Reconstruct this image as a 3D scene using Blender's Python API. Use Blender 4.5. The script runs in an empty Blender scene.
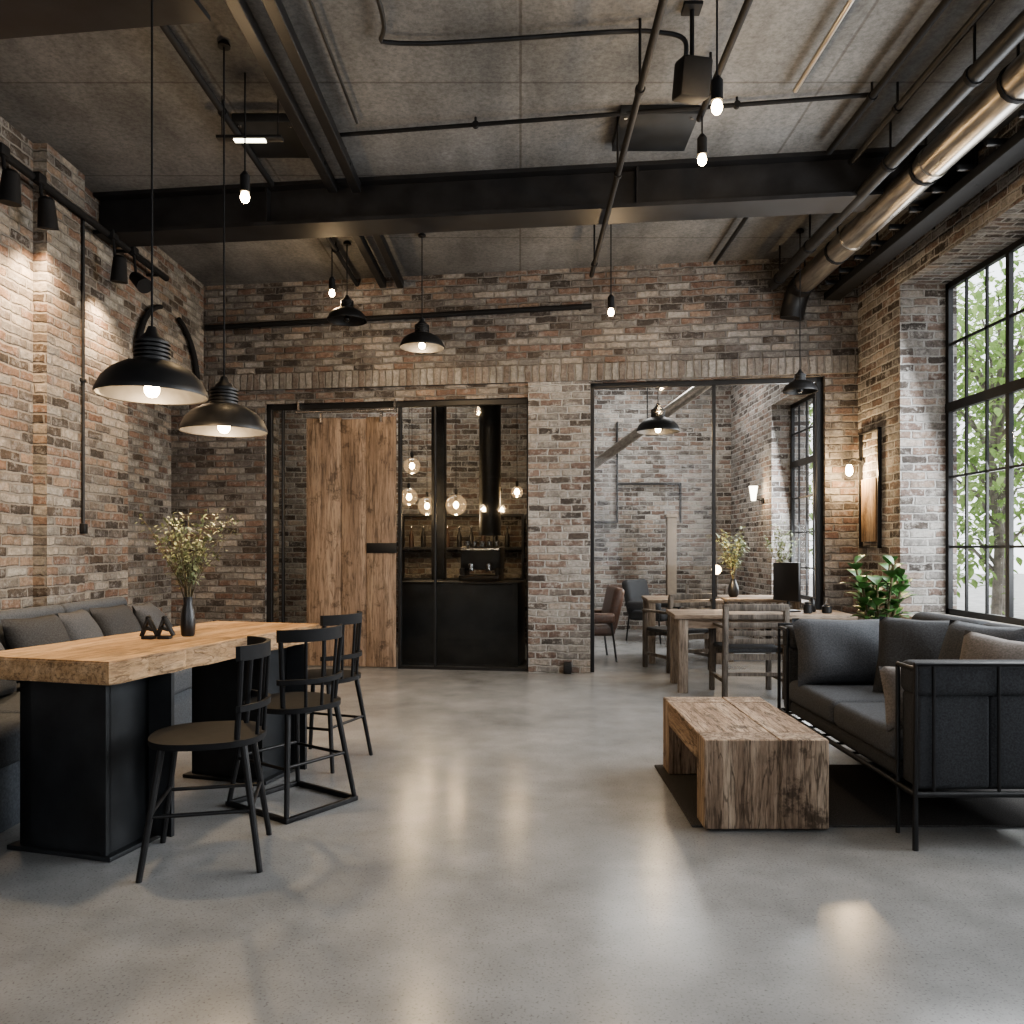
import bpy, bmesh, math, random
from mathutils import Vector, Matrix, Euler
random.seed(7)
S=bpy.context.scene
TH=math.atan(0.14); CT=math.cos(TH); ST=math.sin(TH)
CEIL=4.21
# ---------------------------------------------------------------- node helpers
class NB:
    def __init__(s,name):
        s.m=bpy.data.materials.new(name); s.m.use_nodes=True
        s.t=s.m.node_tree; s.t.nodes.clear()
        s.out=s.t.nodes.new('ShaderNodeOutputMaterial')
    def n(s,ty,ins=None,**kw):
        nd=s.t.nodes.new(ty)
        for k,v in kw.items(): setattr(nd,k,v)
        if ins:
            for k,v in ins.items():
                s.set(nd.inputs[k],v)
        return nd
    def set(s,sock,v):
        if isinstance(v,bpy.types.NodeSocket): s.t.links.new(v,sock)
        elif isinstance(v,(tuple,list)) and len(v)==3 and sock.type=='RGBA': sock.default_value=(*v,1)
        else: sock.default_value=v
    def m2(s,op,a,b=None,c=None):
        nd=s.t.nodes.new('ShaderNodeMath'); nd.operation=op
        s.set(nd.inputs[0],a)
        if b is not None: s.set(nd.inputs[1],b)
        if c is not None: s.set(nd.inputs[2],c)
        return nd.outputs[0]
    def noise(s,vec,scale,detail=4,rough=.55,col=False):
        nd=s.n('ShaderNodeTexNoise',{'Scale':scale,'Detail':detail,'Roughness':rough})
        s.t.links.new(vec,nd.inputs['Vector'])
        return nd.outputs['Color' if col else 'Fac']
    def ramp(s,fac,stops,interp='LINEAR'):
        nd=s.t.nodes.new('ShaderNodeValToRGB'); nd.color_ramp.interpolation=interp
        e=nd.color_ramp.elements
        while len(e)<len(stops): e.new(.5)
        for i,(p,c) in enumerate(stops):
            e[i].position=p; e[i].color=(c[0],c[1],c[2],1) if isinstance(c,(tuple,list)) else (c,c,c,1)
        s.t.links.new(fac,nd.inputs[0]); return nd.outputs[0]
    def mix(s,fac,a,b,mode='MIX'):
        nd=s.t.nodes.new('ShaderNodeMix'); nd.data_type='RGBA'; nd.blend_type=mode
        s.set(nd.inputs[0],fac); s.set(nd.inputs[6],a); s.set(nd.inputs[7],b)
        return nd.outputs[2]
    def mapr(s,v,a,b,c=0.,d=1.,smooth=True):
        nd=s.t.nodes.new('ShaderNodeMapRange')
        if smooth: nd.interpolation_type='SMOOTHSTEP'
        s.set(nd.inputs[0],v)
        for i,x in enumerate((a,b,c,d)): nd.inputs[i+1].default_value=x
        return nd.outputs[0]
    def coord(s,kind='Object',scale=None):
        o=s.n('ShaderNodeTexCoord').outputs[kind]
        if scale:
            mp=s.n('ShaderNodeMapping'); s.t.links.new(o,mp.inputs['Vector']); mp.inputs['Scale'].default_value=scale
            o=mp.outputs[0]
        return o
    def bsdf(s,color,rough=.6,metal=0.,bump=None,bs=.3,bd=.01,spec=None,coat=None,emis=None,es=0,trans=None):
        b=s.n('ShaderNodeBsdfPrincipled')
        s.set(b.inputs['Base Color'],color); s.set(b.inputs['Roughness'],rough); s.set(b.inputs['Metallic'],metal)
        if spec is not None: b.inputs['Specular IOR Level'].default_value=spec
        if coat: b.inputs['Coat Weight'].default_value=coat
        if bump is not None:
            bn=s.n('ShaderNodeBump',{'Strength':bs,'Distance':bd}); s.t.links.new(bump,bn.inputs['Height'])
            s.t.links.new(bn.outputs[0],b.inputs['Normal'])
        s.t.links.new(b.outputs[0],s.out.inputs[0]); return s.m

def mat_brick(name,tones,mortar,val=1.0,soldier=False,whitewash=0.0):
    b=NB(name)
    uv=b.coord('UV')
    nz=b.noise(uv,9,3,.6,True)
    sub=b.n('ShaderNodeVectorMath',operation='SUBTRACT'); b.t.links.new(nz,sub.inputs[0]); sub.inputs[1].default_value=(.5,.5,.5)
    sc=b.n('ShaderNodeVectorMath',operation='SCALE'); b.t.links.new(sub.outputs[0],sc.inputs[0]); sc.inputs['Scale'].default_value=.036
    ad=b.n('ShaderNodeVectorMath',operation='ADD'); b.t.links.new(uv,ad.inputs[0]); b.t.links.new(sc.outputs[0],ad.inputs[1])
    sp=b.n('ShaderNodeSeparateXYZ'); b.t.links.new(ad.outputs[0],sp.inputs[0])
    u,v=sp.outputs[0],sp.outputs[1]
    W,H=(.225,.073) if not soldier else (.075,.5)
    vv=b.m2('DIVIDE',v,H); row=b.m2('FLOOR',vv); fv=b.m2('FRACT',vv)
    wn0=b.n('ShaderNodeTexWhiteNoise',noise_dimensions='1D'); b.t.links.new(row,wn0.inputs['W'])
    sh=b.m2('ADD',b.m2('MULTIPLY',b.m2('FLOORED_MODULO',row,2.0),.5),b.m2('MULTIPLY',wn0.outputs[0],.3))
    uu=b.m2('ADD',b.m2('DIVIDE',u,W),sh); col=b.m2('FLOOR',uu); fu=b.m2('FRACT',uu)
    du=b.m2('MULTIPLY',b.m2('MINIMUM',fu,b.m2('SUBTRACT',1.,fu)),W)
    dv=b.m2('MULTIPLY',b.m2('MINIMUM',fv,b.m2('SUBTRACT',1.,fv)),H)
    d=b.m2('MINIMUM',du,dv)
    fine=b.noise(uv,60,3,.6)
    d2=b.m2('ADD',d,b.m2('MULTIPLY',b.m2('SUBTRACT',fine,.5),.014))
    mask=b.mapr(d2,.004,.012)
    cv=b.n('ShaderNodeCombineXYZ'); b.t.links.new(col,cv.inputs[0]); b.t.links.new(row,cv.inputs[1])
    wn=b.n('ShaderNodeTexWhiteNoise',noise_dimensions='2D'); b.t.links.new(cv.outputs[0],wn.inputs['Vector'])
    n=len(tones)
    rc=b.ramp(wn.outputs[0],[((i)/n,t) for i,t in enumerate(tones)],'CONSTANT')
    mid=b.noise(uv,26,5,.75)
    rc=b.mix(1.,rc,b.ramp(mid,[(.3,.5),(.7,1.4)]),'MULTIPLY')
    warm=b.mapr(b.noise(uv,1.3,4,.6),.45,.65)
    rc=b.mix(b.m2('MULTIPLY',warm,.35),rc,b.mix(1.,rc,(1.15,.97,.86),'MULTIPLY'))
    pale=b.mapr(b.noise(uv,8,7,.85),.495,.61)
    rc=b.mix(b.m2('MULTIPLY',pale,.58+whitewash),rc,(.38,.365,.345))
    c=b.mix(mask,mortar,rc)
    soot=b.mapr(b.noise(uv,3,7,.8),.50,.66)
    c=b.mix(b.m2('MULTIPLY',soot,.45),c,(.082,.073,.066))
    big=b.noise(uv,.9,4,.6)
    c=b.mix(1.,c,b.ramp(big,[(.3,.64*val),(.7,1.14*val)]),'MULTIPLY')
    h=b.m2('ADD',mask,b.m2('MULTIPLY',mid,.7))
    h=b.m2('ADD',h,b.m2('MULTIPLY',wn.outputs[0],.5))
    return b.bsdf(c,.92,0,h,1.,.014,spec=.2)

tones=[(.10,.078,.064),(.22,.145,.11),(.18,.16,.145),(.28,.20,.15),(.075,.063,.057),(.27,.25,.225),(.18,.11,.085),(.34,.30,.26),(.15,.13,.12),(.32,.305,.285),(.23,.145,.11),(.21,.20,.19)]
def mute(t,k):
    g=sum(t)/3; return tuple(a*(1-k)+g*k*b_ for a,b_ in zip(t,(1.05,1,.95)))
T1=[mute(t,.27) for t in tones]; T2=[mute(t,.48) for t in tones]
M={}
M['brick']=mat_brick('brick_aged',T1,(.23,.215,.20),.95)
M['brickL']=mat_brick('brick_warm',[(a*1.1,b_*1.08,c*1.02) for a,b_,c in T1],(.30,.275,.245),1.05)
M['brickR']=mat_brick('brick_pale',T2,(.40,.39,.375),1.15,False,.3)
M['soldier']=mat_brick('brick_soldier',[(.33,.315,.29),(.25,.23,.21),(.2,.17,.15),(.35,.335,.315),(.28,.25,.225)],(.26,.245,.225),.85,True)

def mk_floor():
    b=NB('polished_concrete'); o=b.coord('Object')
    a=b.noise(o,.7,6,.62); c=b.noise(o,4,5,.55); f=b.noise(o,110,2,.5)
    col=b.ramp(a,[(.3,(.215,.22,.223)),(.52,(.28,.284,.286)),(.72,(.35,.35,.348))])
    col=b.mix(1.,col,b.ramp(c,[(.3,.86),(.7,1.1)]),'MULTIPLY')
    col=b.mix(1.,col,b.ramp(f,[(.28,.6),(.42,1.),(.7,1.05)]),'MULTIPLY')
    r=b.m2('ADD',b.m2('MULTIPLY',a,.2),.12)
    return b.bsdf(col,r,0,c,.02,.02,spec=.5)
M['floor']=mk_floor()
def mk_ceil():
    b=NB('raw_concrete_ceiling'); o=b.coord('Object')
    a=b.noise(o,.8,6,.65); c=b.noise(o,28,6,.8); st=b.noise(b.coord('Object',(1.,.25,1)),3.,5,.6)
    col=b.ramp(a,[(.3,(.118,.117,.115)),(.5,(.172,.170,.167)),(.75,(.24,.238,.235))])
    col=b.mix(1.,col,b.ramp(c,[(.35,.72),(.6,1.12)]),'MULTIPLY')
    col=b.mix(1.,col,b.ramp(st,[(.35,.8),(.6,1.1)]),'MULTIPLY')
    sp=b.n('ShaderNodeSeparateXYZ'); b.t.links.new(o,sp.inputs[0])
    def line(s_,w):
        f=b.m2('FRACT',b.m2('DIVIDE',s_,w)); return b.mapr(b.m2('MULTIPLY',b.m2('MINIMUM',f,b.m2('SUBTRACT',1.,f)),w),.003,.014)
    l=b.m2('MINIMUM',line(sp.outputs[0],1.9),line(sp.outputs[1],1.25))
    col=b.mix(l,b.mix(1.,col,(.7,.68,.66),'MULTIPLY'),col)
    return b.bsdf(col,.9,0,b.m2('ADD',c,b.m2('MULTIPLY',l,.5)),.4,.01,spec=.2)
M['ceil']=mk_ceil()
def simple(name,col,rough=.5,metal=0.,nscale=20,var=.25,bs=.1,spec=None,sc=None):
    b=NB(name); o=b.coord('Object',sc); n=b.noise(o,nscale,5,.6)
    c=b.mix(1.,col,b.ramp(n,[(.3,1-var),(.7,1+var)]),'MULTIPLY')
    r=b.m2('ADD',b.m2('MULTIPLY',b.m2('SUBTRACT',n,.5),.2),rough)
    return b.bsdf(c,r,metal,n,bs,.004,spec=spec)
M['black']=simple('black_metal',(.014,.014,.015),.48,.2)
M['matte']=simple('matte_black_pipe',(.013,.013,.014),.75,0,20,.2,.1,.25)
M['steel']=simple('dark_steel',(.03,.031,.033),.5,.5,6,.4)
M['beam']=simple('painted_beam_steel',(.02,.02,.022),.55,.2,5,.45)
M['panelmetal']=simple('blackened_sheet',(.028,.030,.033),.5,.3,3,.5)
M['silver']=simple('galvanised_pipe',(.40,.37,.33),.32,.95,6,.35,sc=(6,.6,6))
M['chrome']=simple('brushed_steel',(.5,.5,.5),.25,1.,30,.1)
M['fabric']=simple('charcoal_fabric',(.05,.052,.056),.95,0,120,.35,.4,.2)
M['fabric2']=simple('slate_fabric',(.075,.079,.087),.95,0,120,.35,.4,.2)
M['fabric3']=simple('taupe_fabric',(.17,.155,.145),.95,0,120,.3,.4,.2)
M['bench']=simple('blue_grey_upholstery',(.075,.083,.095),.9,0,90,.3,.3,.2)
M['rug']=simple('dark_rug',(.065,.062,.06),1.,0,160,.5,.8,.1)
M['leather']=simple('brown_leather',(.075,.04,.028),.45,0,40,.3,.2)
M['stone']=simple('pale_sill_stone',(.35,.33,.30),.85,0,8,.2)
M['plaster']=simple('beige_plaster',(.20,.165,.13),.85,0,8,.2)
M['ceramic']=simple('matte_black_ceramic',(.012,.012,.013),.35,0,10,.1,.02)
M['pot']=simple('charcoal_pot',(.05,.05,.05),.7,0,14,.2)
M['ground']=simple('paved_ground',(.42,.41,.39),.9,0,3,.3)
M['leafbig']=simple('glossy_leaf',(.06,.14,.04),.35,0,6,.5,.1)
M['leafsm']=simple('sage_leaf',(.20,.23,.13),.6,0,9,.45,.1)
M['stem']=simple('twig',(.11,.09,.05),.8,0,20,.3)
M['bark']=simple('bark',(.16,.14,.12),.95,0,9,.5,.8)
def foliage_mat():
    b=NB('tree_leaf'); o=b.coord('Object'); n=b.noise(o,1.4,5,.7)
    c=b.ramp(n,[(.3,(.11,.18,.06)),(.5,(.27,.38,.14)),(.7,(.5,.58,.28))])
    d=b.n('ShaderNodeBsdfDiffuse',{'Color':c}); t=b.n('ShaderNodeBsdfTranslucent',{'Color':c})
    mx=b.n('ShaderNodeMixShader',{'Fac':.5}); b.t.links.new(d.outputs[0],mx.inputs[1]); b.t.links.new(t.outputs[0],mx.inputs[2])
    b.t.links.new(mx.outputs[0],b.out.inputs[0]); return b.m
M['tree']=foliage_mat()
def wood(name,c0,c1,c2,axis,knot=.5,rough=.6,plank=None,bs=.35,freq=14,crack=.6):
    b=NB(name); sc=[freq,freq,freq]; sc[axis]=freq*.09
    o=b.coord('Object',tuple(sc)); o2=b.coord('Object')
    n=b.noise(o,1.,6,.68); f=b.noise(o,6.,5,.75); k=b.noise(o2,5,5,.7); cr=b.noise(o,1.9,3,.5)
    col=b.ramp(n,[(.3,c0),(.5,c1),(.68,c2)])
    col=b.mix(1.,col,b.ramp(f,[(.35,.5),(.55,1.12)]),'MULTIPLY')
    col=b.mix(b.m2('MULTIPLY',b.mapr(k,.55,.68),knot),col,tuple(x*.4 for x in c0))
    cm=b.mapr(b.m2('ABSOLUTE',b.m2('SUBTRACT',cr,.5)),.004,.022)
    col=b.mix(b.m2('MULTIPLY',b.m2('SUBTRACT',1.,cm),crack),col,tuple(x*.25 for x in c0))
    h=b.m2('ADD',b.m2('ADD',n,f),b.m2('MULTIPLY',cm,1.2*crack))
    return b.bsdf(col,rough,0,h,bs,.008,spec=.3)
M['oak']=wood('honey_oak',(.26,.155,.08),(.42,.275,.155),(.55,.385,.24),1,.5,.5,freq=9,crack=.45)
M['rusY']=wood('weathered_beam_y',(.15,.098,.065),(.30,.21,.145),(.45,.345,.255),1,.8,.75,bs=.8,freq=14,crack=.6)
M['rusZ']=wood('weathered_beam_z',(.13,.088,.06),(.29,.21,.15),(.46,.365,.275),2,.85,.75,bs=.8,freq=12,crack=.55)
M['doorw']=wood('reclaimed_door_wood',(.15,.105,.076),(.27,.195,.142),(.36,.275,.205),2,.65,.7,bs=.4,freq=7,crack=.4)
M['deskw']=wood('old_pine',(.13,.10,.075),(.23,.18,.14),(.31,.26,.21),0,.4,.7,freq=12,crack=.3)
M['deskz']=wood('old_pine_leg',(.15,.12,.095),(.24,.20,.165),(.32,.27,.225),2,.3,.7,freq=12,crack=.3)
M['chairw']=wood('grey_weathered_wood',(.06,.05,.043),(.11,.094,.08),(.17,.15,.13),2,.3,.7,freq=12,crack=.3)
M['artw']=wood('art_board_wood',(.22,.14,.085),(.36,.25,.16),(.5,.38,.27),2,.5,.7,freq=7,crack=.3)
def emis(name,col,st):
    b=NB(name); e=b.n('ShaderNodeEmission',{'Color':col,'Strength':st}); b.t.links.new(e.outputs[0],b.out.inputs[0]); return b.m
M['bulb']=emis('warm_bulb',(1.,.74,.42),50)
M['bulbdim']=emis('soft_bulb',(1.,.72,.42),12)
M['led']=emis('led_bar',(1.,.95,.75),6)
def glass(name,tint,k=.5,base=.03,rough=.03,glow=0):
    b=NB(name); t=b.n('ShaderNodeBsdfTransparent',{'Color':tint}); g=b.n('ShaderNodeBsdfGlossy',{'Color':(.9,.9,.9),'Roughness':rough})
    lw=b.n('ShaderNodeLayerWeight',{'Blend':.5}).outputs['Facing']
    fr=b.m2('ADD',b.m2('MULTIPLY',b.m2('POWER',lw,5.),k),base)
    mx=b.n('ShaderNodeMixShader'); b.t.links.new(fr,mx.inputs[0])
    b.t.links.new(t.outputs[0],mx.inputs[1]); b.t.links.new(g.outputs[0],mx.inputs[2])
    res=mx.outputs[0]
    if glow:
        e=b.n('ShaderNodeEmission',{'Color':(1.,.70,.42),'Strength':glow}); ad=b.n('ShaderNodeAddShader')
        b.t.links.new(res,ad.inputs[0]); b.t.links.new(e.outputs[0],ad.inputs[1]); res=ad.outputs[0]
    b.t.links.new(res,b.out.inputs[0]); return b.m
M['glass']=glass('clear_glass',(.975,.98,.98),.4,.012)
M['smoke']=glass('smoked_glass',(.86,.87,.87),.4,.018)
M['globe']=glass('globe_glass_glow',(.9,.82,.7),1.5,.12,.12,.22)  # weak emission puts the bulb's glow into the glass itself

# ---------------------------------------------------------------- mesh helpers
class MB:
    def __init__(s): s.b=bmesh.new()
    def box(s,x0,x1,y0,y1,z0,z1,bev=0,seg=2,M4=None):
        r=bmesh.ops.create_cube(s.b,size=1)
        vs=r['verts']
        for v in vs:
            v.co=Vector(((x0+x1)/2+v.co.x*(x1-x0),(y0+y1)/2+v.co.y*(y1-y0),(z0+z1)/2+v.co.z*(z1-z0)))
        if bev>0:
            es=list({e for v in vs for e in v.link_edges})
            r2=bmesh.ops.bevel(s.b,geom=es,offset=bev,segments=seg,affect='EDGES',profile=.5)
            vs=list({v for f in r2['faces'] for v in f.verts}|{v for v in vs if v.is_valid})
        if M4 is not None:
            for v in vs: v.co=M4@v.co
        return s
    def cb(s,c,sz,bev=0,rot=None,seg=2):
        m=Matrix.Translation(Vector(c))
        if rot: m=m@Euler(rot).to_matrix().to_4x4()
        a,b_,d=[k/2 for k in sz]
        return s.box(-a,a,-b_,b_,-d,d,bev,seg,m)
    def cyl(s,p,q,r,r2=None,seg=14):
        p=Vector(p);q=Vector(q); r2=r if r2 is None else r2
        d=q-p; m=Matrix.Translation((p+q)/2)@d.to_track_quat('Z','Y').to_matrix().to_4x4()
        bmesh.ops.create_cone(s.b,cap_ends=True,segments=seg,radius1=r,radius2=r2,depth=d.length,matrix=m); return s
    def sph(s,c,r,sc=(1,1,1),seg=16):
        m=Matrix.Translation(Vector(c))@Matrix.Diagonal((*sc,1))
        bmesh.ops.create_uvsphere(s.b,u_segments=seg,v_segments=max(8,seg//2+2),radius=r,matrix=m); return s
    def tube(s,pts,r,seg=8,smooth=0):
        P=[Vector(p) for p in pts]
        if smooth:
            Q=[]
            for i in range(len(P)-1):
                p0=P[max(i-1,0)];p1=P[i];p2=P[i+1];p3=P[min(i+2,len(P)-1)]
                for k in range(smooth):
                    t=k/smooth
                    Q.append(.5*((2*p1)+(p2-p0)*t+(2*p0-5*p1+4*p2-p3)*t*t+(3*p1-p0-3*p2+p3)*t**3))
            Q.append(P[-1]); P=Q
        rings=[]; up=None
        for i,p in enumerate(P):
            d=(P[min(i+1,len(P)-1)]-P[max(i-1,0)]).normalized()
            if up is None:
                up=d.orthogonal().normalized()
            else:
                up=(up-d*up.dot(d)); up=up.normalized() if up.length>1e-5 else d.orthogonal().normalized()
            sd=d.cross(up); rr=r[i] if isinstance(r,list) else r
            rings.append([s.b.verts.new(p+(up*math.cos(a)+sd*math.sin(a))*rr) for a in [2*math.pi*k/seg for k in range(seg)]])
        for a,c in zip(rings,rings[1:]):
            for k in range(seg): s.b.faces.new((a[k],a[(k+1)%seg],c[(k+1)%seg],c[k]))
        s.b.faces.new(rings[0][::-1]); s.b.faces.new(rings[-1]); return s
    def lathe(s,prof,c=(0,0,0),seg=32,closed=False):
        c=Vector(c); rings=[]
        for r,z in prof:
            rings.append([s.b.verts.new(c+Vector((max(r,.0005)*math.cos(2*math.pi*k/seg),max(r,.0005)*math.sin(2*math.pi*k/seg),z))) for k in range(seg)])
        pr=list(zip(rings,rings[1:]))
        if closed: pr.append((rings[-1],rings[0]))
        for a,d in pr:
            for k in range(seg): s.b.faces.new((a[k],a[(k+1)%seg],d[(k+1)%seg],d[k]))
        if not closed:
            s.b.faces.new(rings[0][::-1]); s.b.faces.new(rings[-1])
        return s
    def prism(s,out,z0,z1,bev=0):
        lo=[s.b.verts.new((x,y,z0)) for x,y in out]; hi=[s.b.verts.new((x,y,z1)) for x,y in out]
        f1=s.b.faces.new(lo[::-1]); f2=s.b.faces.new(hi); n=len(out)
        for i in range(n): s.b.faces.new((lo[i],lo[(i+1)%n],hi[(i+1)%n],hi[i]))
        if bev: bmesh.ops.bevel(s.b,geom=list(f2.edges)+list(f1.edges),offset=bev,segments=2,affect='EDGES')
        return s
    def pillow(s,w,h,t,m,n=14,pw=2.6):
        top={};bot={}
        for i in range(n+1):
            for j in range(n+1):
                u=2*i/n-1; v=2*j/n-1
                k=max(0,(1-abs(u)**pw))*max(0,(1-abs(v)**pw))
                z=t/2*k**.5
                pin=1-.06*(1-abs(v))*abs(u)**3; pin2=1-.06*(1-abs(u))*abs(v)**3
                z*=1+.08*math.sin(5*u+3*v)
                x=u*w/2*pin; y=v*h/2*pin2
                top[i,j]=s.b.verts.new(m@Vector((x,y,z)))
                bot[i,j]=top[i,j] if (i in(0,n) or j in(0,n)) else s.b.verts.new(m@Vector((x,y,-z)))
        for i in range(n):
            for j in range(n):
                s.b.faces.new((top[i,j],top[i+1,j],top[i+1,j+1],top[i,j+1]))
                q=[bot[i,j],bot[i,j+1],bot[i+1,j+1],bot[i+1,j]]
                try: s.b.faces.new(q)
                except ValueError: pass
        return s
    def leaf(s,base,d,L,W,up=Vector((0,0,1)),droop=.3):
        base=Vector(base); d=d.normalized(); sd=d.cross(up)
        sd=sd.normalized() if sd.length>1e-3 else Vector((1,0,0)); nn=sd.cross(d)
        prev=None
        for t,w in ((0,.08),(.25,.75),(.5,1),(.75,.7),(1,.04)):
            p=base+d*L*t-Vector((0,0,1))*droop*L*t*t
            row=[s.b.verts.new(p-sd*W*w/2+nn*W*.12*w),s.b.verts.new(p),s.b.verts.new(p+sd*W*w/2+nn*W*.12*w)]
            if prev:
                s.b.faces.new((prev[0],prev[1],row[1],row[0])); s.b.faces.new((prev[1],prev[2],row[2],row[1]))
            prev=row
        return s
    def pieces(s,eps=.006):
        b=s.b; b.verts.ensure_lookup_table(); b.verts.index_update(); seen={}; comps=[]
        for v in b.verts:
            if v.index in seen: continue
            st=[v]; seen[v.index]=len(comps); c=[]
            while st:
                x=st.pop(); c.append(x)
                for e in x.link_edges:
                    o=e.other_vert(x)
                    if o.index not in seen: seen[o.index]=len(comps); st.append(o)
            comps.append(c)
        if len(comps)<2 or len(comps)>90: return [s]
        bb=[([min(v.co[i] for v in c)-eps for i in range(3)],[max(v.co[i] for v in c)+eps for i in range(3)]) for c in comps]
        par=list(range(len(comps)))
        def fd(a):
            while par[a]!=a: a=par[a]
            return a
        for i in range(len(comps)):
            for j in range(i):
                if all(bb[i][0][k]<=bb[j][1][k] and bb[j][0][k]<=bb[i][1][k] for k in range(3)): par[fd(i)]=fd(j)
        gr={}
        for i in range(len(comps)): gr.setdefault(fd(i),[]).append(i)
        if len(gr)<2: return [s]
        res=[]
        for g in gr.values():
            g=set(g); nb=MB(); mp={}
            for f in b.faces:
                if seen[f.verts[0].index] in g:
                    vs=[]
                    for v in f.verts:
                        if v.index not in mp: mp[v.index]=nb.b.verts.new(v.co)
                        vs.append(mp[v.index])
                    nb.b.faces.new(vs)
            res.append(nb)
        b.free(); return res
    def done(s,name,mat,ang=35):
        b=s.b; bmesh.ops.recalc_face_normals(b,faces=b.faces)
        uv=b.loops.layers.uv.new('UVMap')
        for f in b.faces:
            n=f.normal; ax,ay,az=abs(n.x),abs(n.y),abs(n.z)
            for l in f.loops:
                c=l.vert.co
                l[uv].uv=(c.y,c.z) if ax>=ay and ax>=az else ((c.x,c.z) if ay>=az else (c.x,c.y))
            f.smooth=True
        me=bpy.data.meshes.new(name); b.to_mesh(me); b.free()
        me.set_sharp_from_angle(angle=math.radians(ang))
        me.materials.append(mat); return me
def link(o): S.collection.objects.link(o); return o
def thing(name,label,cat,loc=(0,0,0),rz=0,group=None):
    e=bpy.data.objects.new(name,None); e.empty_display_size=.1; e.location=loc; e.rotation_euler=(0,0,rz)
    e['label']=label; e['category']=cat
    if group: e['group']=group
    return link(e)
def part(mb,name,mat,par,label=None,ang=35,split=True):
    for p in (mb.pieces() if (ang<180 and split) else [mb]):
        o=bpy.data.objects.new(name,p.done(name,mat,ang)); o.parent=par
        if label: o['label']=label
        link(o)
    return o
def solo(mb,name,mat,label,cat,loc=(0,0,0),rz=0,group=None,rot=None,ang=35):
    o=bpy.data.objects.new(name,mb.done(name,mat,ang)); o.location=loc; o.rotation_euler=rot if rot else (0,0,rz)
    o['label']=label; o['category']=cat
    if group: o['group']=group
    return link(o)
def struct(mb,name,mat,label,cat='room',loc=(0,0,0),rz=0):
    o=solo(mb,name,mat,label,cat,loc,rz); o['kind']='structure'; return o
def copy_thing(root,loc,rz,label=None):
    c=root.copy(); link(c); c.location=loc; c.rotation_euler=(0,0,rz)
    if label: c['label']=label
    for ch in list(root.children):
        k=ch.copy(); link(k); k.parent=c
    return c
def light(par,loc,power,col=(1,.72,.42),rad=.03,kind='POINT',rot=None,**kw):
    l=bpy.data.lights.new('lamp_light',kind); l.energy=power; l.color=col
    if kind!='AREA': l.shadow_soft_size=rad
    for k,v in kw.items(): setattr(l,k,v)
    o=bpy.data.objects.new('lamp_light',l); o.location=loc
    if rot: o.rotation_euler=rot
    if par: o.parent=par
    return link(o)
def LB(u,v,z=0): return Vector((u*CT+v*ST, 8.4-u*ST+v*CT, z))
def ub(px,v=0):
    a=(px-520)/800; d=(8.4+v/CT)/(1+.14*a); return (a*d-v*ST)/CT
def zb(px,py,v=0):
    a=(px-520)/800; d=(8.4+v/CT)/(1+.14*a); return 1.3-(py-548)*d/800
def W(px,py,d): return Vector(((px-520)*d/800,d,1.3-(py-548)*d/800))

# ---------------------------------------------------------------- shell
struct(MB().box(-4.3,3.85,-1.5,13.2,-.15,0),'floor',M['floor'],'polished grey concrete floor','floor')
struct(MB().box(-4.3,3.85,-1.5,13.2,CEIL,CEIL+.2),'ceiling',M['ceil'],'rough board-marked grey concrete ceiling','ceiling')
mb=MB()
for a in [(-4.3,ub(265),0,.35,0,CEIL),(ub(265),ub(529),0,.35,2.88,CEIL),(ub(529),ub(590),0,.35,0,CEIL),(ub(590),ub(825),0,.35,3.02,CEIL),(ub(825),3.55,0,.35,0,CEIL)]: mb.box(*a)
struct(mb,'wall_back',M['brick'],'aged multi-tone brick wall with two wide glazed openings','wall',(0,8.4,0),-TH)
struct(MB().box(ub(205),ub(856),-.05,0,3.03,3.2),'trim_1',M['soldier'],'row of upright pale bricks forming a lintel course','trim',(0,8.4,0),-TH)
struct(MB().box(ub(529)-.004,ub(590)+.004,-.03,0,0,3.03),'trim_3',M['brickR'],'pale whitewashed brick pier between the openings','pier',(0,8.4,0),-TH)
mb=MB().box(-4.3,-3.5,-1.5,7.14,0,CEIL).box(-4.3,-3.9,7.14,13.2,0,CEIL).box(-3.9,-3.5,7.14,8.85,3.0,CEIL)
mb.box(-3.5,-3.40,5.75,6.25,0,CEIL).box(-3.5,-3.42,-1.5,4.6,0,CEIL)
struct(mb,'wall_left',M['brickL'],'warm-lit aged brick wall with shallow brick piers','wall')
mb=MB()
for a in [(-1.5,7.05,0,.7),(-1.5,7.05,3.62,CEIL),(-1.5,-1.2,.7,3.62),(2.0,2.6,.7,3.62),(7.05,9.0,0,CEIL),(9,10.65,0,.65),(9,10.65,3.2,CEIL),(10.65,13.2,0,CEIL)]:
    mb.box(3.35,3.85,a[0],a[1],a[2],a[3])
struct(mb,'wall_right',M['brickR'],'pale aged brick wall with deep window openings','wall')
mb=MB()
for a in [(-4.3,3.85,0,.9),(-4.3,3.85,3.4,CEIL),(-4.3,-2.6,.9,3.4),(-.5,.5,.9,3.4),(2.6,3.85,.9,3.4)]: mb.box(a[0],a[1],-1.85,-1.5,a[2],a[3])
struct(mb,'wall_front_added',M['brick'],'unseen brick wall added behind the camera to cut frontal light, with two openings','wall')  # added behind the camera to block flat light from the open end
struct(MB().box(-3.9,3.35,12.7,12.95,0,CEIL),'wall_far',M['brickR'],'pale brick wall at the end of the adjoining room','wall')
struct(MB().box(.12,.42,8.75,12.7,0,CEIL).box(-3.9,.12,10.9,11.15,0,CEIL),'wall_inner',M['brickR'],'brick partition enclosing the coffee bar','wall')
struct(MB().box(3.33,3.78,2.6,7.05,.68,.72,.008),'trim_2',M['stone'],'pale stone window sill','trim')

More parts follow.
